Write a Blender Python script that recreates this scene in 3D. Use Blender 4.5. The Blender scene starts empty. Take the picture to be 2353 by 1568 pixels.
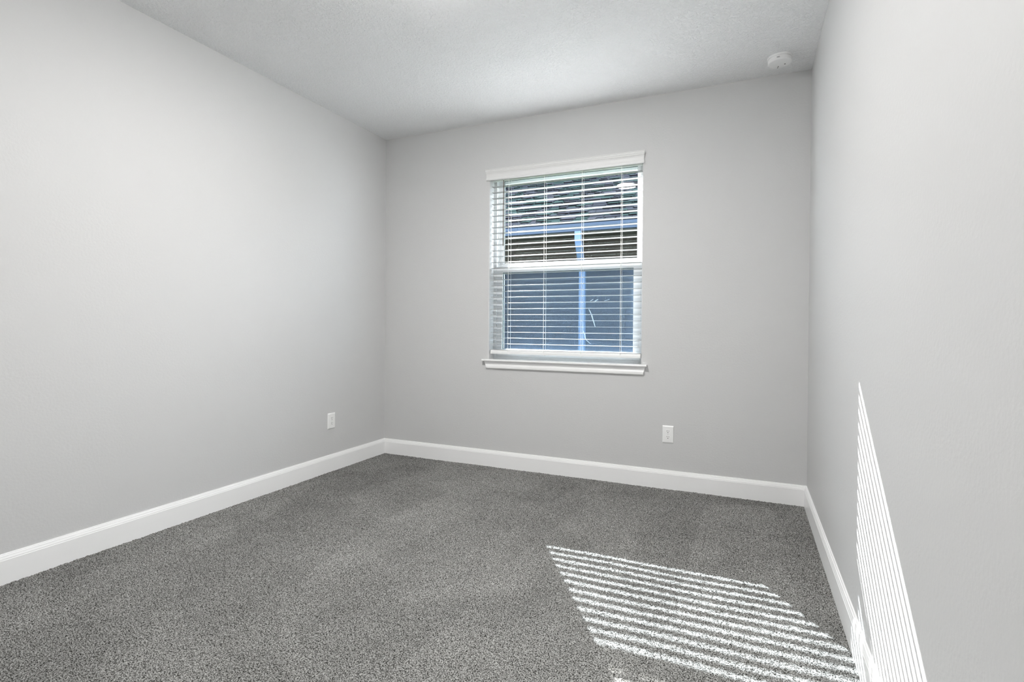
import bpy, bmesh, math, random
import numpy as np
from mathutils import Vector, Matrix

# ------------------------------------------------------------------ camera, world, sun, exposure
SC = bpy.context.scene
COL = SC.collection
F_PX, IMG_W, IMG_H = 1212.98, 2353.0, 1568.0
CAM_POS = Vector((2.8963, -3.7794, 1.1188))
YAW, PITCH, ROLL = -0.41677, -0.00775, 0.00754


def look(yaw, pitch, roll):
    f = Vector((math.sin(yaw) * math.cos(pitch), math.cos(yaw) * math.cos(pitch), math.sin(pitch)))
    r = Vector((math.cos(yaw), -math.sin(yaw), 0))
    u = r.cross(f)
    r2 = r * math.cos(roll) + u * math.sin(roll)
    u2 = -r * math.sin(roll) + u * math.cos(roll)
    return Matrix((r2, u2, -f)).transposed()


cam_d = bpy.data.cameras.new('camera')
cam = bpy.data.objects.new('camera', cam_d)
COL.objects.link(cam)
cam.matrix_world = Matrix.Translation(CAM_POS) @ look(YAW, PITCH, ROLL).to_4x4()
cam_d.sensor_width = 36.0
cam_d.lens = 36.0 * F_PX / IMG_W
cam_d.shift_x = -1.26 / IMG_W
cam_d.shift_y = -24.44 / IMG_W
cam_d.clip_start = 0.05
SC.camera = cam

SUN_DIR = Vector((0.632, -1.0, -0.741)).normalized()
sun_d = bpy.data.lights.new('sun', 'SUN')
sun_d.energy = 35.0
sun_d.angle = math.radians(0.37)
sun_d.color = (1.0, 0.985, 0.97)
sun = bpy.data.objects.new('sun', sun_d)
COL.objects.link(sun)
sun.rotation_euler = SUN_DIR.to_track_quat('-Z', 'Y').to_euler()
sun.location = (-3, 6, 6)

world = bpy.data.worlds.new('sky')
SC.world = world
world.use_nodes = True
wn = world.node_tree.nodes
wn['Background'].inputs['Color'].default_value = (0.84, 0.92, 1.0, 1)
wn['Background'].inputs['Strength'].default_value = 6.5

# the opening of the window, marked so that the sky is sampled through it
po_d = bpy.data.lights.new('window_portal', 'AREA')
po_d.shape = 'RECTANGLE'
po_d.size, po_d.size_y = 1.3, 1.6
po_d.cycles.is_portal = True
po = bpy.data.objects.new('window_portal', po_d)
COL.objects.link(po)
po.location = (1.617, 0.25, 1.6)
po.rotation_euler = (math.radians(-90), 0, 0)

vs = SC.view_settings
vs.view_transform = 'Standard'
vs.look = 'None'
vs.gamma = 1.0
vs.use_curve_mapping = False
vs.exposure = 1.27
SC.cycles.use_denoising = True
SC.cycles.max_bounces = 14
SC.cycles.diffuse_bounces = 10
SC.cycles.transparent_max_bounces = 24
SC.cycles.sample_clamp_indirect = 8.0

W, H, YF = 3.254, 2.74, -4.12          # room: x 0..W, y YF..0, z 0..H
random.seed(7)
rng = np.random.default_rng(7)


# ------------------------------------------------------------------ materials
def mat(name, color, rough=0.6, spec=0.5, bump=None, metal=0.0):
    m = bpy.data.materials.new(name)
    m.use_nodes = True
    nt = m.node_tree
    b = nt.nodes['Principled BSDF']
    b.inputs['Base Color'].default_value = (*color, 1)
    b.inputs['Roughness'].default_value = rough
    b.inputs['Specular IOR Level'].default_value = spec
    b.inputs['Metallic'].default_value = metal
    if bump:
        scale, dist, strength, detail = bump
        tc = nt.nodes.new('ShaderNodeTexCoord')
        no = nt.nodes.new('ShaderNodeTexNoise')
        no.inputs['Scale'].default_value = scale
        no.inputs['Detail'].default_value = detail
        bp = nt.nodes.new('ShaderNodeBump')
        bp.inputs['Distance'].default_value = dist
        bp.inputs['Strength'].default_value = strength
        nt.links.new(tc.outputs['Object'], no.inputs['Vector'])
        nt.links.new(no.outputs['Fac'], bp.inputs['Height'])
        nt.links.new(bp.outputs['Normal'], b.inputs['Normal'])
    return m


M_WALL = mat('grey_wall_paint', (0.60, 0.60, 0.60), 0.55, 0.25, (90, 0.002, 0.35, 3))
M_CEIL = mat('white_ceiling_paint', (0.875, 0.88, 0.885), 0.9, 0.1)
M_TRIM = mat('white_trim_paint', (0.89, 0.89, 0.89), 0.3, 0.4)
M_VINYL = mat('white_vinyl', (0.64, 0.655, 0.665), 0.35, 0.4)
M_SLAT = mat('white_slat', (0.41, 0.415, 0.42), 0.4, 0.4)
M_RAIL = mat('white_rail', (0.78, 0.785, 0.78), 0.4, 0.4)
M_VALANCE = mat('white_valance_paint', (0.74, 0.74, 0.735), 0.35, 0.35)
M_CORD = mat('white_cord', (0.74, 0.73, 0.70), 0.8, 0.2)
M_PLATE = mat('white_plastic', (0.85, 0.85, 0.845), 0.35, 0.4)
M_DARK = mat('dark_slot', (0.03, 0.03, 0.03), 0.7, 0.2)
M_GREY = mat('grey_print', (0.20, 0.20, 0.20), 0.7, 0.2)
M_WAND = mat('backlit_dark_wand', (0.10, 0.085, 0.07), 0.4, 0.4)  # darkness of a backlit wand put into its colour
M_SEAL = mat('dark_gasket', (0.05, 0.075, 0.075), 0.6, 0.3)
M_GUTTER = mat('sky_tinted_gutter', (0.015, 0.027, 0.050), 0.5, 0.15)  # white gutter, the blue cast of the sky mixed into its colour
M_SPOUT = mat('sky_tinted_downspout', (0.042, 0.074, 0.135), 0.5, 0.2)  # white pipe too, coloured with the same blue skylight
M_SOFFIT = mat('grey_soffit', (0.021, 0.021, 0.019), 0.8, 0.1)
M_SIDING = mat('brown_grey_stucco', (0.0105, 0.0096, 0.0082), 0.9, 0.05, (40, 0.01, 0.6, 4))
M_GROUND = mat('grass', (0.05, 0.08, 0.03), 0.95, 0.1, (30, 0.03, 0.8, 4))
M_STUCCO = mat('outer_stucco', (0.45, 0.44, 0.40), 0.95, 0.1, (40, 0.01, 0.5, 3))

# ceiling: knock-down plaster texture
nt = M_CEIL.node_tree
b = nt.nodes['Principled BSDF']
tc = nt.nodes.new('ShaderNodeTexCoord')
n1 = nt.nodes.new('ShaderNodeTexNoise')
n1.inputs['Scale'].default_value = 75
n1.inputs['Detail'].default_value = 5
n1.inputs['Distortion'].default_value = 0.6
cr = nt.nodes.new('ShaderNodeValToRGB')
cr.color_ramp.elements[0].position = 0.44
cr.color_ramp.elements[1].position = 0.60
bp_ = nt.nodes.new('ShaderNodeBump')
bp_.inputs['Distance'].default_value = 0.006
bp_.inputs['Strength'].default_value = 0.6
nt.links.new(tc.outputs['Object'], n1.inputs['Vector'])
nt.links.new(n1.outputs['Fac'], cr.inputs['Fac'])
nt.links.new(cr.outputs['Color'], bp_.inputs['Height'])
nt.links.new(bp_.outputs['Normal'], b.inputs['Normal'])

# carpet: speckled yarn, with the shading of brushed pile coloured in as broad patches
M_CARPET = mat('grey_carpet_yarn', (0.25, 0.25, 0.24), 1.0, 0.0)
nt = M_CARPET.node_tree
b = nt.nodes['Principled BSDF']
tc = nt.nodes.new('ShaderNodeTexCoord')
n1 = nt.nodes.new('ShaderNodeTexNoise')
n1.inputs['Scale'].default_value = 250
n1.inputs['Detail'].default_value = 2.5
n1.inputs['Roughness'].default_value = 0.6
cr = nt.nodes.new('ShaderNodeValToRGB')
cr.color_ramp.elements[0].position = 0.40
cr.color_ramp.elements[0].color = (0.028, 0.0275, 0.025, 1)
cr.color_ramp.elements[1].position = 0.62
cr.color_ramp.elements[1].color = (0.400, 0.398, 0.384, 1)
n2 = nt.nodes.new('ShaderNodeTexNoise')
n2.inputs['Scale'].default_value = 2.2
n2.inputs['Detail'].default_value = 3
n2.inputs['Distortion'].default_value = 0.8
mp = nt.nodes.new('ShaderNodeMapping')
mp.inputs['Rotation'].default_value = (0, 0, math.radians(33))
mp.inputs['Scale'].default_value = (1.5, 0.55, 1)
vo = nt.nodes.new('ShaderNodeTexVoronoi')
vo.inputs['Scale'].default_value = 1.5
mr = nt.nodes.new('ShaderNodeMapRange')
mr.inputs['From Min'].default_value = 0.3
mr.inputs['From Max'].default_value = 0.7
mr.inputs['To Min'].default_value = 0.86
mr.inputs['To Max'].default_value = 1.12
mr2 = nt.nodes.new('ShaderNodeMapRange')
mr2.inputs['To Min'].default_value = 0.92
mr2.inputs['To Max'].default_value = 1.08
mu = nt.nodes.new('ShaderNodeMath')
mu.operation = 'MULTIPLY'
sc_ = nt.nodes.new('ShaderNodeVectorMath')
sc_.operation = 'SCALE'
L = nt.links.new
L(tc.outputs['Object'], n1.inputs['Vector'])
L(tc.outputs['Object'], n2.inputs['Vector'])
L(tc.outputs['Object'], mp.inputs['Vector'])
L(mp.outputs['Vector'], vo.inputs['Vector'])
L(n1.outputs['Fac'], cr.inputs['Fac'])
L(n2.outputs['Fac'], mr.inputs['Value'])
sx = nt.nodes.new('ShaderNodeSeparateColor')
L(vo.outputs['Color'], sx.inputs['Color'])
L(sx.outputs['Red'], mr2.inputs['Value'])
L(mr.outputs['Result'], mu.inputs[0])
L(mr2.outputs['Result'], mu.inputs[1])
L(cr.outputs['Color'], sc_.inputs[0])
L(mu.outputs['Value'], sc_.inputs['Scale'])
L(sc_.outputs['Vector'], b.inputs['Base Color'])


def glass_mat(name, tint, ior=1.5):
    m = bpy.data.materials.new(name)
    m.use_nodes = True
    nt = m.node_tree
    nt.nodes.clear()
    out = nt.nodes.new('ShaderNodeOutputMaterial')
    mx = nt.nodes.new('ShaderNodeMixShader')
    fr = nt.nodes.new('ShaderNodeFresnel')
    # the same reflectance from either side of the thin pane
    ge = nt.nodes.new('ShaderNodeNewGeometry')
    mr = nt.nodes.new('ShaderNodeMapRange')
    mr.inputs['To Min'].default_value = ior
    mr.inputs['To Max'].default_value = 1.0 / ior
    nt.links.new(ge.outputs['Backfacing'], mr.inputs['Value'])
    nt.links.new(mr.outputs['Result'], fr.inputs['IOR'])
    tr = nt.nodes.new('ShaderNodeBsdfTransparent')
    tr.inputs['Color'].default_value = (*tint, 1)
    gl = nt.nodes.new('ShaderNodeBsdfGlossy')
    gl.inputs['Roughness'].default_value = 0.0
    gl.inputs['Color'].default_value = (0.78, 0.95, 0.92, 1)
    nt.links.new(fr.outputs['Fac'], mx.inputs['Fac'])
    nt.links.new(tr.outputs['BSDF'], mx.inputs[1])
    nt.links.new(gl.outputs['BSDF'], mx.inputs[2])
    nt.links.new(mx.outputs['Shader'], out.inputs['Surface'])
    return m


def veil_mat(name, color, opacity, noise=None, through=(1, 1, 1)):
    """a fine mesh or a smear: part covers, part lets light through"""
    m = bpy.data.materials.new(name)
    m.use_nodes = True
    nt = m.node_tree
    nt.nodes.clear()
    out = nt.nodes.new('ShaderNodeOutputMaterial')
    mx = nt.nodes.new('ShaderNodeMixShader')
    mx.inputs['Fac'].default_value = opacity
    tr = nt.nodes.new('ShaderNodeBsdfTransparent')
    tr.inputs['Color'].default_value = (*through, 1)
    di = nt.nodes.new('ShaderNodeBsdfDiffuse')
    di.inputs['Color'].default_value = (*color, 1)
    if noise:
        tc = nt.nodes.new('ShaderNodeTexCoord')
        no = nt.nodes.new('ShaderNodeTexNoise')
        no.inputs['Scale'].default_value = noise
        no.inputs['Detail'].default_value = 3
        mr = nt.nodes.new('ShaderNodeMapRange')
        mr.inputs['From Min'].default_value = 0.35
        mr.inputs['From Max'].default_value = 0.65
        mr.inputs['To Min'].default_value = opacity * 0.7
        mr.inputs['To Max'].default_value = min(1, opacity * 1.3)
        nt.links.new(tc.outputs['Object'], no.inputs['Vector'])
        nt.links.new(no.outputs['Fac'], mr.inputs['Value'])
        nt.links.new(mr.outputs['Result'], mx.inputs['Fac'])
    nt.links.new(tr.outputs['BSDF'], mx.inputs[1])
    nt.links.new(di.outputs['BSDF'], mx.inputs[2])
    nt.links.new(mx.outputs['Shader'], out.inputs['Surface'])
    return m


M_GLASS = glass_mat('window_glass', (0.95, 0.96, 0.96), 1.34)
M_SCREEN = veil_mat('insect_mesh', (0.11, 0.15, 0.22), 0.25, 260, (0.93, 0.97, 1.0))
M_SMEAR = veil_mat('dried_smear', (0.75, 0.82, 0.90), 0.22, 90)

# roof shingles: three tones
M_SH = [mat('slate_shingle', (0.0135, 0.0150, 0.0190), 0.9, 0.0, (120, 0.004, 0.8, 3)),
        mat('teal_reflection_shingle', (0.0115, 0.0185, 0.0185), 0.9, 0.0, (120, 0.004, 0.8, 3)),  # teal reflection of the glass put into the shingle colour
        mat('blue_shingle', (0.0180, 0.0185, 0.0230), 0.9, 0.0, (120, 0.004, 0.8, 3)),
        mat('shadow_black_shingle', (0.003, 0.003, 0.004), 0.9, 0.0)]  # black that paints the shadow lines and gaps of the courses


# ------------------------------------------------------------------ object helpers
def tag(o, label=None, cat=None, group=None, kind=None):
    if label:
        o['label'] = label
    if cat:
        o['category'] = cat
    if group:
        o['group'] = group
    if kind:
        o['kind'] = kind
    return o


def empty(name, loc=(0, 0, 0), rz=0.0):
    o = bpy.data.objects.new(name, None)
    o.empty_display_size = 0.05
    o.location = loc
    o.rotation_euler = (0, 0, rz)
    COL.objects.link(o)
    return o


def origin(p):
    v = Vector((0, 0, 0))
    while p is not None:
        v += Vector(p.location)
        p = p.parent
    return v


def obj(name, bm, m, parent=None, smooth=False, local=False):
    """link bm as one object; its coordinates are world ones unless local"""
    if parent is not None and not local:
        bmesh.ops.translate(bm, verts=bm.verts, vec=-origin(parent))
    bmesh.ops.recalc_face_normals(bm, faces=bm.faces)
    me = bpy.data.meshes.new(name)
    bm.to_mesh(me)
    bm.free()
    for mm in (m if isinstance(m, (list, tuple)) else [m]):
        me.materials.append(mm)
    if smooth:
        for p in me.polygons:
            p.use_smooth = True
    o = bpy.data.objects.new(name, me)
    COL.objects.link(o)
    if parent is not None:
        o.parent = parent
    return o


def box(bm, x0, x1, y0, y1, z0, z1, bev=0.0, mi=0, seg=2):
    r = bmesh.ops.create_cube(bm, size=1.0)
    vs_ = r['verts']
    for v in vs_:
        v.co = Vector(((x0 + x1) / 2 + v.co.x * (x1 - x0), (y0 + y1) / 2 + v.co.y * (y1 - y0),
                       (z0 + z1) / 2 + v.co.z * (z1 - z0)))
    fs = {f for v in vs_ for f in v.link_faces}
    for f in fs:
        f.material_index = mi
    if bev:
        es = {e for v in vs_ for e in v.link_edges}
        bmesh.ops.bevel(bm, geom=list(es), offset=bev, segments=seg, profile=0.5, affect='EDGES')
    return bm


def newbox(*a, **k):
    return box(bmesh.new(), *a, **k)


def cyl(bm, c, r, h, axis='z', n=24, r2=None, mi=0):
    """cylinder whose base centre is c, running h along axis"""
    r2 = r if r2 is None else r2
    ax = {'x': (1, 2), 'y': (0, 2), 'z': (0, 1)}[axis]
    k = {'x': 0, 'y': 1, 'z': 2}[axis]
    ring = []
    for j, (rr, hh) in enumerate(((r, 0.0), (r2, h))):
        vs_ = []
        for i in range(n):
            a = 2 * math.pi * i / n
            p = [c[0], c[1], c[2]]
            p[ax[0]] += rr * math.cos(a)
            p[ax[1]] += rr * math.sin(a)
            p[k] += hh
            vs_.append(bm.verts.new(p))
        ring.append(vs_)
    fs = [bm.faces.new(ring[0]), bm.faces.new(list(reversed(ring[1])))]
    for i in range(n):
        fs.append(bm.faces.new((ring[0][i], ring[0][(i + 1) % n], ring[1][(i + 1) % n], ring[1][i])))
    for f in fs:
        f.material_index = mi
    return bm


def lathe(bm, c, prof, n=48):
    """profile of (radius, z) pairs turned about the vertical through c"""
    rings = []
    for r, z in prof:
        if r < 1e-6:
            rings.append([bm.verts.new((c[0], c[1], c[2] + z))])
        else:
            rings.append([bm.verts.new((c[0] + r * math.cos(2 * math.pi * i / n),
                                        c[1] + r * math.sin(2 * math.pi * i / n), c[2] + z)) for i in range(n)])
    for a, b2 in zip(rings, rings[1:]):
        for i in range(n):
            j = (i + 1) % n
            if len(a) == 1 and len(b2) == 1:
                continue
            if len(a) == 1:
                bm.faces.new((a[0], b2[i], b2[j]))
            elif len(b2) == 1:
                bm.faces.new((a[i], a[j], b2[0]))
            else:
                bm.faces.new((a[i], a[j], b2[j], b2[i]))
    return bm


def sweep(bm, prof, ends, close=True):
    """prof = list of 2-D points; ends = two functions mapping a point to 3-D; makes the solid between them"""
    a = [bm.verts.new(ends[0](*p)) for p in prof]
    b2 = [bm.verts.new(ends[1](*p)) for p in prof]
    n = len(prof)
    for i in range(n):
        j = (i + 1) % n
        bm.faces.new((a[i], a[j], b2[j], b2[i]))
    if close:
        bm.faces.new(a)
        bm.faces.new(list(reversed(b2)))
    return bm


def ring_frame(bm, x0, x1, y0, y1, z0, z1, wl, wr, wb, wt, bev=0.0):
    """rectangular frame of four bars in the x-z plane"""
    box(bm, x0, x0 + wl, y0, y1, z0, z1, bev)
    box(bm, x1 - wr, x1, y0, y1, z0, z1, bev)
    box(bm, x0 + wl, x1 - wr, y0, y1, z0, z0 + wb, bev)
    box(bm, x0 + wl, x1 - wr, y0, y1, z1 - wt, z1, bev)
    return bm


# ------------------------------------------------------------------ room shell
XL, XR, ZB, ZT = 1.017, 2.217, 0.853, 2.335      # window opening
TW = 0.17                                          # thickness of the outer wall

tag(obj('wall_left', newbox(-0.12, 0.0, YF - 0.12, TW, -0.12, H + 0.1), M_WALL), 'pale grey painted wall along the left of the room', 'wall', kind='structure')
tag(obj('wall_right', newbox(W, W + 0.12, YF - 0.12, TW, -0.12, H + 0.1), M_WALL), 'pale grey painted wall on the right with sunlight stripes', 'wall', kind='structure')
tag(obj('wall_front', newbox(0.0, W, YF - 0.12, YF, -0.12, H + 0.1), M_WALL), 'grey painted wall behind the camera', 'wall', kind='structure')


def back_wall():
    bm = bmesh.new()
    rad, seg = 0.009, 5
    # inner face with a rounded (bullnose) edge round the opening, outer face, and the reveal between them
    def loop(off, y):
        return [bm.verts.new((XL - off, y, ZB - off)), bm.verts.new((XR + off, y, ZB - off)),
                bm.verts.new((XR + off, y, ZT + off)), bm.verts.new((XL - off, y, ZT + off))]
    outer_in = [bm.verts.new(p) for p in ((0, 0, -0.12), (W, 0, -0.12), (W, 0, H + 0.1), (0, 0, H + 0.1))]
    outer_out = [bm.verts.new(p) for p in ((0, TW, -0.12), (W, TW, -0.12), (W, TW, H + 0.1), (0, TW, H + 0.1))]
    loops = [outer_in]
    for i in range(seg + 1):
        a = math.pi / 2 * i / seg
        loops.append(loop(rad * (1 - math.sin(a)), rad * (1 - math.cos(a))))
    loops.append(loop(0, TW))
    loops.append(outer_out)
    loops.append(outer_in)
    for a, b2 in zip(loops, loops[1:]):
        for i in range(4):
            j = (i + 1) % 4
            bm.faces.new((a[i], a[j], b2[j], b2[i]))
    return bm


tag(obj('wall_back', back_wall(), M_WALL), 'grey painted wall around the window', 'wall', kind='structure')
tag(obj('ceiling', newbox(0.0, W, YF, 0.0, H, H + 0.1), M_CEIL), 'white ceiling with a knock-down plaster texture', 'ceiling', kind='structure')


# floor: wall-to-wall carpet, its pile modelled as a fine height field
def carpet():
    step = 0.0036
    xs = np.arange(0.0, W + step * 0.5, step)
    ys = np.concatenate([np.arange(0.0, -3.25, -step), np.arange(-3.25, YF - 0.02, -0.04)])
    ys[-1] = YF
    xs[-1] = W
    nx, ny = len(xs), len(ys)
    hh = rng.random((ny, nx)).astype(np.float32)
    k = (hh + np.roll(hh, 1, 0) + np.roll(hh, 1, 1) + np.roll(np.roll(hh, 1, 0), 1, 1)) / 4.0
    hgt = 0.45 * hh + 0.9 * k
    hgt = (hgt - hgt.mean()) * 0.0065
    X, Y = np.meshgrid(xs, ys)
    big = 0.0012 * np.sin(X * 9 + 1.3 * np.sin(Y * 5)) * np.sin(Y * 7.3 + X * 2.1)
    jx = (rng.random((ny, nx)) - 0.5) * step * 0.8
    jy = (rng.random((ny, nx)) - 0.5) * step * 0.8
    jx[:, 0] = jx[:, -1] = 0
    jy[0, :] = jy[-1, :] = 0
    Z = hgt + big
    fine = (Y > -3.24)
    Z = np.where(fine, Z, 0.0)
    jy = np.where(fine, jy, 0.0)
    co = np.stack([X + jx, Y + jy, Z], -1).reshape(-1, 3).astype(np.float32)
    i = np.arange(ny - 1)[:, None] * nx + np.arange(nx - 1)[None, :]
    quads = np.stack([i, i + nx, i + nx + 1, i + 1], -1).reshape(-1, 4)
    me = bpy.data.meshes.new('floor')
    me.vertices.add(len(co))
    me.vertices.foreach_set('co', co.ravel())
    me.loops.add(quads.size)
    me.loops.foreach_set('vertex_index', quads.ravel().astype(np.int32))
    me.polygons.add(len(quads))
    me.polygons.foreach_set('loop_start', np.arange(0, quads.size, 4, dtype=np.int32))
    me.polygons.foreach_set('loop_total', np.full(len(quads), 4, dtype=np.int32))
    me.update(calc_edges=True)
    me.validate()
    me.materials.append(M_CARPET)
    o = bpy.data.objects.new('floor', me)
    COL.objects.link(o)
    return o


tag(carpet(), 'grey speckled wall-to-wall carpet with sunlit stripes at the right', 'carpet', kind='structure')

# baseboards with a moulded top, mitred in the corners
BP = [(0.0, -0.02), (0.0155, -0.02), (0.0155, 0.103), (0.0140, 0.1045), (0.0135, 0.110), (0.0105, 0.1165),
      (0.0095, 0.1215), (0.0065, 0.1225), (0.0050, 0.1285), (0.0, 0.129)]
tag(obj('baseboard_left', sweep(bmesh.new(), BP, (lambda d, z: (d, -d, z), lambda d, z: (d, YF + d, z))), M_TRIM),
    'white moulded baseboard along the left wall', 'baseboard', kind='structure')
tag(obj('baseboard_back', sweep(bmesh.new(), BP, (lambda d, z: (d, -d, z), lambda d, z: (W - d, -d, z))), M_TRIM),
    'white moulded baseboard under the window wall', 'baseboard', kind='structure')
tag(obj('baseboard_right', sweep(bmesh.new(), BP, (lambda d, z: (W - d, -d, z), lambda d, z: (W - d, YF + d, z))), M_TRIM),
    'white moulded baseboard along the right wall', 'baseboard', kind='structure')
tag(obj('baseboard_front', sweep(bmesh.new(), BP, (lambda d, z: (d, YF + d, z), lambda d, z: (W - d, YF + d, z))), M_TRIM),
    'white moulded baseboard behind the camera', 'baseboard', kind='structure')

# ------------------------------------------------------------------ window: frame, two sashes, screen
win = tag(empty('window_1', (1.617, 0.09, ZB)), 'white vinyl single-hung window behind the blind', 'window', kind='structure')
bm = ring_frame(bmesh.new(), XL, XR, 0.082, 0.160, ZB, ZT, 0.026, 0.026, 0.022, 0.022, 0.002)
ring_frame(bm, XL, XR, 0.160, 0.188, ZB, ZT, 0.048, 0.048, 0.030, 0.052)            # outer flange
box(bm, XL + 0.026, XL + 0.034, 0.105, 0.112, ZB + 0.022, ZT - 0.022)               # balance tracks
box(bm, XL + 0.026, XL + 0.032, 0.124, 0.130, 1.60, ZT - 0.022)
box(bm, XR - 0.034, XR - 0.026, 0.105, 0.112, ZB + 0.022, ZT - 0.022)
obj('frame', bm, M_VINYL, win)

up = obj('upper_sash', ring_frame(bmesh.new(), 1.043, 2.191, 0.120, 0.150, 1.572, 2.320, 0.040, 0.030, 0.055, 0.020, 0.002), M_VINYL, win)
bm = ring_frame(bmesh.new(), 1.083, 2.161, 0.131, 0.139, 1.627, 2.300, 0.003, 0.003, 0.003, 0.003)
obj('gasket', bm, M_SEAL, up)
obj('glass_pane', newbox(1.083, 2.161, 0.1345, 0.1355, 1.627, 2.300), M_GLASS, up)

lo = obj('lower_sash', ring_frame(bmesh.new(), 1.043, 2.192, 0.086, 0.116, 0.875, 1.598, 0.050, 0.049, 0.060, 0.046, 0.002), M_VINYL, win)
bm = ring_frame(bmesh.new(), 1.093, 2.143, 0.096, 0.106, 0.935, 1.552, 0.004, 0.003, 0.003, 0.003)
obj('gasket', bm, M_SEAL, lo)
obj('glass_pane', newbox(1.093, 2.143, 0.1005, 0.1015, 0.935, 1.552), M_GLASS, lo)
for xa in (1.20, 2.04):                                                              # tilt latches on the meeting rail
    bm = bmesh.new()
    sweep(bm, [(-0.032, 0.0), (0.032, 0.0), (0.010, 0.012), (-0.010, 0.012)],
          (lambda a, z, xa=xa: (xa + a, 0.092, 1.598 + z), lambda a, z, xa=xa: (xa + a, 0.112, 1.598 + z)))
    obj('tilt_latch', bm, M_VINYL, lo)

# dried smears on the lower pane (thin crusts on the glass)
def smear(pts, w):
    bm = bmesh.new()
    prev = None
    for i, (x, z) in enumerate(pts):
        ww = w * (0.35 + 0.65 * math.sin(math.pi * (i + 0.6) / (len(pts) + 0.2)))
        row = [bm.verts.new((x - ww, y, z)) for y in (0.1018, 0.1024)] + [bm.verts.new((x + ww, y, z - ww * 0.3)) for y in (0.1024, 0.1018)]
        if prev:
            for j in range(4):
                bm.faces.new((prev[j], prev[(j + 1) % 4], row[(j + 1) % 4], row[j]))
        prev = row
    return bm


obj('smear', smear([(1.806, 1.255), (1.817, 1.235), (1.828, 1.212), (1.836, 1.186), (1.845, 1.157), (1.857, 1.121)], 0.0045), M_SMEAR, lo)
obj('smear', smear([(1.764, 1.090), (1.775, 1.064), (1.785, 1.023), (1.802, 1.008), (1.826, 0.989)], 0.0045), M_SMEAR, lo)
obj('smear', smear([(1.840, 1.327), (1.827, 1.319), (1.817, 1.314)], 0.004), M_SMEAR, lo)
obj('smear', smear([(1.877, 1.327), (1.860, 1.317), (1.847, 1.301)], 0.005), M_SMEAR, lo)
obj('smear', smear([(1.963, 1.325), (1.943, 1.319), (1.923, 1.313)], 0.004), M_SMEAR, lo)

scr = obj('insect_screen', ring_frame(bmesh.new(), 1.046, 2.188, 0.152, 0.159, 0.876, 1.590, 0.018, 0.018, 0.018, 0.018), M_VINYL, win)
obj('screen_mesh', newbox(1.064, 2.170, 0.1553, 0.1557, 0.894, 1.572), M_SCREEN, scr)

# stool and apron
bm = newbox(0.970, 2.261, -0.040, 0.0, 0.8425, 0.8560, 0.003)
box(bm, XL, XR, -0.002, 0.086, 0.8425, 0.8560)
tag(obj('trim_1', bm, mat('glossy_white_sill', (0.89, 0.89, 0.89), 0.12, 0.5)), 'white projecting sill board under the window', 'window sill', kind='structure')
AP = [(0.0, 0.0), (0.016, 0.0), (0.018, 0.008), (0.018, 0.020), (0.015, 0.028), (0.015, 0.048), (0.018, 0.0575), (0.0, 0.0575)]
bm = sweep(bmesh.new(), AP, (lambda d, z: (1.004 - 0.021 * z / 0.0575, -d, 0.785 + z), lambda d, z: (2.234 + 0.016 * z / 0.0575, -d, 0.785 + z)))
tag(obj('trim_2', bm, M_TRIM), 'white tapered moulding fixed below the sill board', 'window apron', kind='structure')

# ------------------------------------------------------------------ the blind
BX0, BX1 = 1.0255, 2.2130
blind = tag(empty('window_blind', (1.617, 0.0, 0.899)),
            'white faux-wood horizontal blind with open slats hanging in the window', 'window blind')
bm = newbox(BX0, BX1, 0.010, 0.064, 2.279, 2.333, 0.002)
obj('headrail', bm, M_RAIL, blind)
VP = [(0.0, 0.0), (0.008, -0.004), (0.014, 0.0), (0.015, 0.010), (0.012, 0.018), (0.0115, 0.040), (0.014, 0.050), (0.018, 0.056),
      (0.018, 0.061), (0.0205, 0.063), (0.022, 0.070), (0.0205, 0.076), (0.023, 0.078), (0.023, 0.082), (0.0, 0.082)]
valance = bmesh.new()
sweep(valance, VP, (lambda d, z: (0.998 - d * 0.55, -0.001 - d, 2.279 + z), lambda d, z: (2.2225 + d * 0.55, -0.001 - d, 2.279 + z)))
obj('valance', valance, M_VALANCE, blind)
# slats
Z0, DZ = 0.932, 0.0464
CX_L = [1.176, 1.475, 1.772, 2.064]
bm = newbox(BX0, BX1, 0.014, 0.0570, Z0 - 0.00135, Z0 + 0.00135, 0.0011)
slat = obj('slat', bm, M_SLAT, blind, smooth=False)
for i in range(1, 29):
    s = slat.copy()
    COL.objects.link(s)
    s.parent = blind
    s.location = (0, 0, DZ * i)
# bottom rail
RP = [(0.010, 0.000), (0.066, 0.000), (0.066, 0.014), (0.060, 0.030), (0.016, 0.030), (0.012, 0.018), (0.010, 0.014)]
rail = obj('bottom_rail', sweep(bmesh.new(), RP, (lambda y, z: (BX0 + 0.001, y, 0.899 + z), lambda y, z: (BX1 - 0.001, y, 0.899 + z))), M_RAIL, blind)
for x in CX_L:
    bm = cyl(bmesh.new(), (x, 0.038, 0.895), 0.008, 0.004, n=16)
    cyl(bm, (x, 0.038, 0.8942), 0.003, 0.0009, n=10, mi=1)
    obj('cord_button', bm, [M_RAIL, M_GREY], rail)
# a small faded maker's stamp under the rail (not legible)
bm = bmesh.new()
for k, (dx, w_) in enumerate(((0, .0025), (.008, .002), (.013, .004), (.020, .003), (.027, .004), (.034, .002), (.039, .003))):
    box(bm, 1.960 + dx, 1.960 + dx + w_, 0.030 + 0.002 * (k % 2), 0.043 - 0.002 * (k % 3), 0.8984, 0.8992)
obj('stamp', bm, M_GREY, rail)
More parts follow.
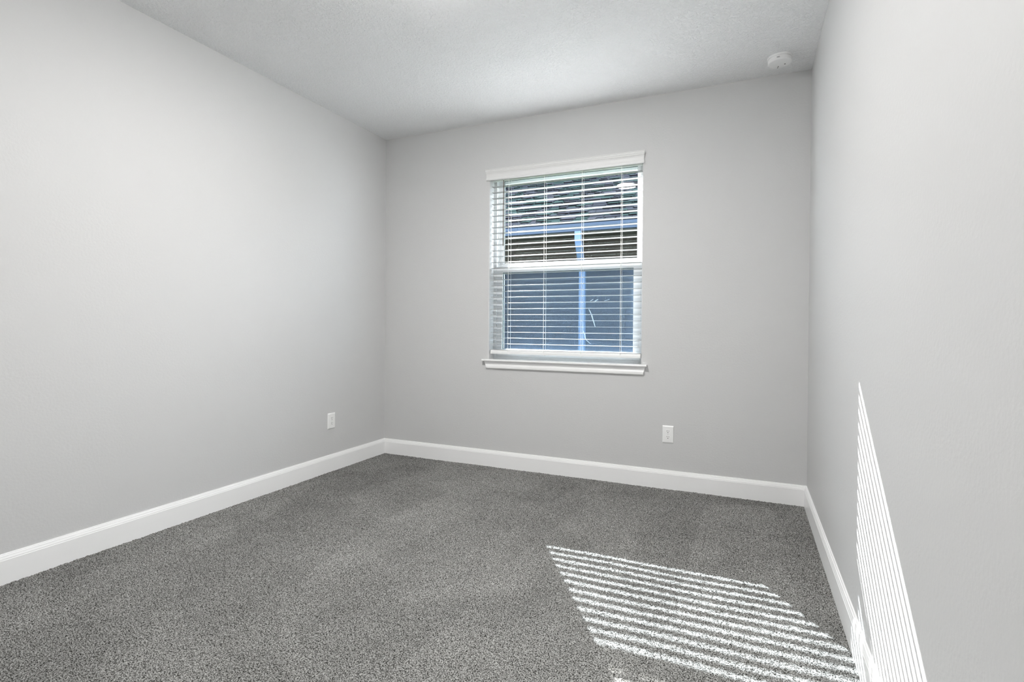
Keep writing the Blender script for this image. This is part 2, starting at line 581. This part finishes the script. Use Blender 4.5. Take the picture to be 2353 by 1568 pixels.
# ladder cords with a rung under each slat, lift cord in the middle
for x in CX_L:
    bm = bmesh.new()
    for y in (0.0105, 0.0635):
        cyl(bm, (x, y, 0.915), 0.0008, 2.279 - 0.915, n=6)
    for i in range(29):
        box(bm, x - 0.0008, x + 0.0008, 0.0105, 0.0635, Z0 + DZ * i - 0.0030, Z0 + DZ * i - 0.0016)
    obj('ladder_cord', bm, M_CORD, blind)
    obj('lift_cord', cyl(bmesh.new(), (x + 0.004, 0.008, 0.915), 0.0009, 2.279 - 0.915, n=6), M_CORD, blind)
bm = cyl(bmesh.new(), (1.139, -0.004, 1.764), 0.0040, 0.505, n=10)
cyl(bm, (1.139, -0.004, 1.752), 0.0030, 0.012, n=10)
wand = obj('tilt_wand', bm, M_WAND, blind)
bm = cyl(bmesh.new(), (1.139, -0.004, 2.266), 0.0028, 0.015, n=10)
obj('wand_hook', bm, M_PLATE, wand)

# ------------------------------------------------------------------ wall outlets
def outlet_parts():
    """built facing -y about its own centre; returns (name, bmesh, material, children)"""
    plate = bmesh.new()
    w, h_, t = 0.0375, 0.0595, 0.0065
    a = [plate.verts.new(p) for p in ((-w, 0, -h_), (w, 0, -h_), (w, 0, h_), (-w, 0, h_))]
    k = 0.003
    b2 = [plate.verts.new(p) for p in ((-w, -0.003, -h_), (w, -0.003, -h_), (w, -0.003, h_), (-w, -0.003, h_))]
    c = [plate.verts.new(p) for p in ((-w + k, -t, -h_ + k * 2), (w - k, -t, -h_ + k * 2), (w - k, -t, h_ - k * 2), (-w + k, -t, h_ - k * 2))]
    for p, q in ((a, b2), (b2, c)):
        for i in range(4):
            plate.faces.new((p[i], p[(i + 1) % 4], q[(i + 1) % 4], q[i]))
    plate.faces.new(c)
    plate.faces.new(list(reversed(a)))
    return plate


def face_bm(zc):
    bm = bmesh.new()
    pts = []
    for i in range(28):
        an = 2 * math.pi * i / 28
        x, z = 0.0172 * math.cos(an), 0.0172 * math.sin(an)
        pts.append((x, max(-0.0142, min(0.0142, z))))
    sweep(bm, pts, (lambda x, z: (x, -0.0060, zc + z), lambda x, z: (x * 0.97, -0.0085, zc + z * 0.97)))
    return bm


def slots_bm(zc):
    bm = bmesh.new()
    box(bm, -0.0075, -0.0053, -0.0089, -0.0070, zc + 0.0005, zc + 0.0085)
    box(bm, 0.0053, 0.0073, -0.0089, -0.0070, zc + 0.0015, zc + 0.0080)
    cyl(bm, (0, -0.0089, zc - 0.0065), 0.0027, 0.002, 'y', 12)
    return bm


def make_outlet(loc, rz, label):
    t = tag(empty('wall_outlet', loc, rz), label, 'outlet', 'white wall outlets')
    obj('cover_plate', outlet_parts(), M_PLATE, t, local=True)
    for zc in (0.0195, -0.0195):
        f = obj('receptacle', face_bm(zc), M_PLATE, t, local=True)
        obj('slots', slots_bm(zc), M_DARK, f, local=True)
    obj('screw', cyl(bmesh.new(), (0, -0.0078, 0), 0.003, 0.002, 'y', 12), mat('screw_paint', (0.6, 0.6, 0.58), 0.4), t, local=True)
    return t


ot = make_outlet((2.408, 0, 0.378), 0, 'white duplex outlet on the window wall, right of and below the sill')


def copy_tree(o, parent=None):
    c = o.copy()
    COL.objects.link(c)
    if parent is not None:
        c.parent = parent
    for ch in list(o.children):
        copy_tree(ch, c)
    return c


o2 = copy_tree(ot)
o2.location = (0, -0.6525, 0.385)
o2.rotation_euler = (0, 0, math.pi / 2)
o2['label'] = 'white duplex outlet on the left wall near the corner'

# ------------------------------------------------------------------ smoke detector
DC = (3.064, -0.235, H)
det = tag(empty('smoke_detector', DC), 'round white smoke detector on the ceiling in the right corner', 'smoke detector')
obj('mounting_plate', lathe(bmesh.new(), DC, [(0, 0), (0.070, 0), (0.070, -0.007), (0.066, -0.009), (0, -0.009)]), M_PLATE, det, smooth=False)
obj('body', lathe(bmesh.new(), DC, [(0, -0.009), (0.061, -0.009), (0.061, -0.012), (0.0655, -0.013), (0.0655, -0.031), (0.063, -0.035),
                                    (0.058, -0.0365), (0.030, -0.0375), (0, -0.0375)]), M_PLATE, det, smooth=False)
for (px_, py_, r_) in ((3.057, -0.204, 0.0032), (3.055, -0.187, 0.0028), (3.092, -0.224, 0.0040)):
    obj('vent_hole', cyl(bmesh.new(), (px_, py_, H - 0.0385), r_, 0.0015, n=12), M_DARK, det)
bm = bmesh.new()
for k in range(4):
    box(bm, 3.046 + k * 0.004, 3.048 + k * 0.004, -0.3015, -0.2985, H - 0.026, H - 0.020)
obj('print_mark', bm, M_GREY, det)

# ------------------------------------------------------------------ ceiling lamp of the room (flush disc just above the frame) and an added, unseen fill disc
def lens_mat(name, strength):
    m = bpy.data.materials.new(name)
    m.use_nodes = True
    bb = m.node_tree.nodes['Principled BSDF']
    bb.inputs['Base Color'].default_value = (0.9, 0.9, 0.88, 1)
    bb.inputs['Emission Color'].default_value = (1.0, 0.985, 0.96, 1)
    bb.inputs['Emission Strength'].default_value = strength
    return m


for LP, power, lab in (((1.64, -1.95, H), 190.0, 'flush white disc lamp at the middle of the ceiling, mirrored in the window glass'),
                       ((2.75, -3.45, H), 62.0, 'added fill lamp, a flush white disc on the ceiling out of view above the camera')):
    lamp = tag(empty('ceiling_lamp', LP), lab, 'ceiling lamp', 'flush ceiling lamps')
    obj('trim_ring', lathe(bmesh.new(), LP, [(0, 0), (0.122, 0), (0.122, -0.010), (0.108, -0.014), (0, -0.014)]), M_PLATE, lamp)
    obj('lens', lathe(bmesh.new(), LP, [(0, -0.0145), (0.106, -0.0145), (0.106, -0.024), (0.100, -0.030), (0.08, -0.033), (0, -0.034)]), lens_mat('lit_lens', power), lamp)

# ------------------------------------------------------------------ outside: ground and the house next door
tag(obj('ground', newbox(-12, 14, TW, 16, -0.45, -0.25), M_GROUND), 'grass strip between the two houses', 'ground', kind='structure')
tag(obj('wall_outside', (lambda bm: (box(bm, -2.0, XL - 0.02, TW, TW + 0.02, -0.3, H + 0.2), box(bm, XR + 0.02, 5.0, TW, TW + 0.02, -0.3, H + 0.2),
                                     box(bm, XL - 0.02, XR + 0.02, TW, TW + 0.02, -0.3, ZB - 0.01), box(bm, XL - 0.02, XR + 0.02, TW, TW + 0.02, ZT + 0.02, H + 0.2), bm)[-1])(bmesh.new()), M_STUCCO),
    'outer stucco skin around the window', 'wall', kind='structure')

GY = 3.60                              # front face of the gutter
EZ = 2.63                              # its top edge
house = tag(empty('neighboring_house', (0.5, GY + 0.45, -0.25)), 'house next door seen through the blind, with shingled roof and sky-tinted white gutter', 'house')
obj('wall', newbox(-8, 9, GY + 0.50, GY + 0.70, -0.25, 2.52), M_SIDING, house)
sof = obj('soffit', newbox(-8, 9, GY + 0.12, GY + 0.50, 2.495, 2.515), M_SOFFIT, house)
for k in range(20):
    obj('soffit_vent', cyl(bmesh.new(), (0.85 + k * 0.0475, GY + (0.22, 0.30)[k % 2], 2.4935), 0.011, 0.003, n=10), M_DARK, sof)
GP = [(0.0, 0.0), (0.008, -0.006), (0.008, -0.050), (0.030, -0.090), (0.030, -0.118), (0.120, -0.118), (0.120, -0.004), (0.112, -0.004),
      (0.112, -0.110), (0.040, -0.110), (0.016, -0.050), (0.016, 0.0)]
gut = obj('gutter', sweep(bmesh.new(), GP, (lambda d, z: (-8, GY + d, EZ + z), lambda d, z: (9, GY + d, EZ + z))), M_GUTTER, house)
# downspout: outlet, two elbows, straight run down the wall


def tube_rect(bm, pts, hw, hd):
    prev = None
    for i, p in enumerate(pts):
        p = Vector(p)
        d0 = (p - Vector(pts[i - 1])).normalized() if i > 0 else None
        d1 = (Vector(pts[i + 1]) - p).normalized() if i < len(pts) - 1 else None
        d = (d0 + d1).normalized() if d0 is not None and d1 is not None else (d0 if d0 is not None else d1)
        s = Vector((1, 0, 0))
        n_ = d.cross(s).normalized()
        row = [bm.verts.new(p + s * a * hw + n_ * b_ * hd) for a, b_ in ((-1, -1), (1, -1), (1, 1), (-1, 1))]
        if prev:
            for j in range(4):
                bm.faces.new((prev[j], prev[(j + 1) % 4], row[(j + 1) % 4], row[j]))
        else:
            bm.faces.new(row)
        prev = row
    bm.faces.new(list(reversed(prev)))
    return bm


dsx, dsb = 0.640, 0.595
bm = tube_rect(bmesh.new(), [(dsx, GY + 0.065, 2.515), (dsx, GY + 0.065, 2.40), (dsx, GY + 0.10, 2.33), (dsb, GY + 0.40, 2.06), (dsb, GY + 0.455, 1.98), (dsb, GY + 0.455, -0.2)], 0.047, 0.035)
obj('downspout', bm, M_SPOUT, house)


def roof():
    bm = bmesh.new()
    pitch = math.atan(0.5)
    cd, sd = math.cos(pitch), math.sin(pitch)
    y0, z0 = GY + 0.03, EZ + 0.012
    ex = 0.125
    n = 44
    x0, x1 = -7.0, 6.0

    def P(x, s, up):
        return (x, y0 + s * cd - up * sd, z0 + s * sd + up * cd)

    def slab(xa, xb, s0, s1, u0, u1, mi):
        """tab: thick at its lower edge (u0..u1), thinning upward"""
        sk = 0.010
        lo_a, lo_b = P(xa, s0, u0), P(xb, s0, u0)
        v = [bm.verts.new(p) for p in (P(xa, s0, 0), P(xb, s0, 0), P(xb - sk, s0, u1), P(xa + sk, s0, u1),
                                       P(xa, s1, 0), P(xb, s1, 0), P(xb, s1, u1 * 0.4), P(xa, s1, u1 * 0.4))]
        for q in ((0, 1, 2, 3), (3, 2, 6, 7), (0, 3, 7, 4), (1, 5, 6, 2)):
            f = bm.faces.new([v[k] for k in q])
            f.material_index = 3 if q == (0, 1, 2, 3) else mi      # lower edge coloured black as the shadow line of each course

    v = [bm.verts.new(p) for p in (P(x0, -0.03, 0.0), P(x1, -0.03, 0.0), P(x1, n * ex, 0.0), P(x0, n * ex, 0.0),
                                   P(x0, -0.03, -0.02), P(x1, -0.03, -0.02), P(x1, n * ex, -0.02), P(x0, n * ex, -0.02))]
    for q in ((0, 1, 2, 3), (7, 6, 5, 4), (0, 4, 5, 1), (1, 5, 6, 2), (2, 6, 7, 3), (3, 7, 4, 0)):
        f = bm.faces.new([v[k] for k in q])
        f.material_index = 3  # deck coloured black to paint the shadow gaps between tabs
    for k in range(n):
        s0 = k * ex - 0.012
        x = x0 + random.uniform(0, 0.2)
        while x < x1 - 0.3:
            w_ = random.uniform(0.10, 0.25)
            slab(x, x + w_, s0, s0 + ex + 0.03, 0, 0.030 if random.random() < 0.5 else 0.014, random.choice((0, 0, 1, 1, 2)))
            x += w_ + random.choice((0.0, 0.004, 0.012))
    # far slope and ridge
    yr, zr = P(0, n * ex, 0)[1:]
    v = [bm.verts.new(p) for p in ((x0, yr, zr), (x1, yr, zr), (x1, yr + 5, zr - 2.5), (x0, yr + 5, zr - 2.5))]
    bm.faces.new(v).material_index = 0
    return bm


obj('roof', roof(), M_SH, house)
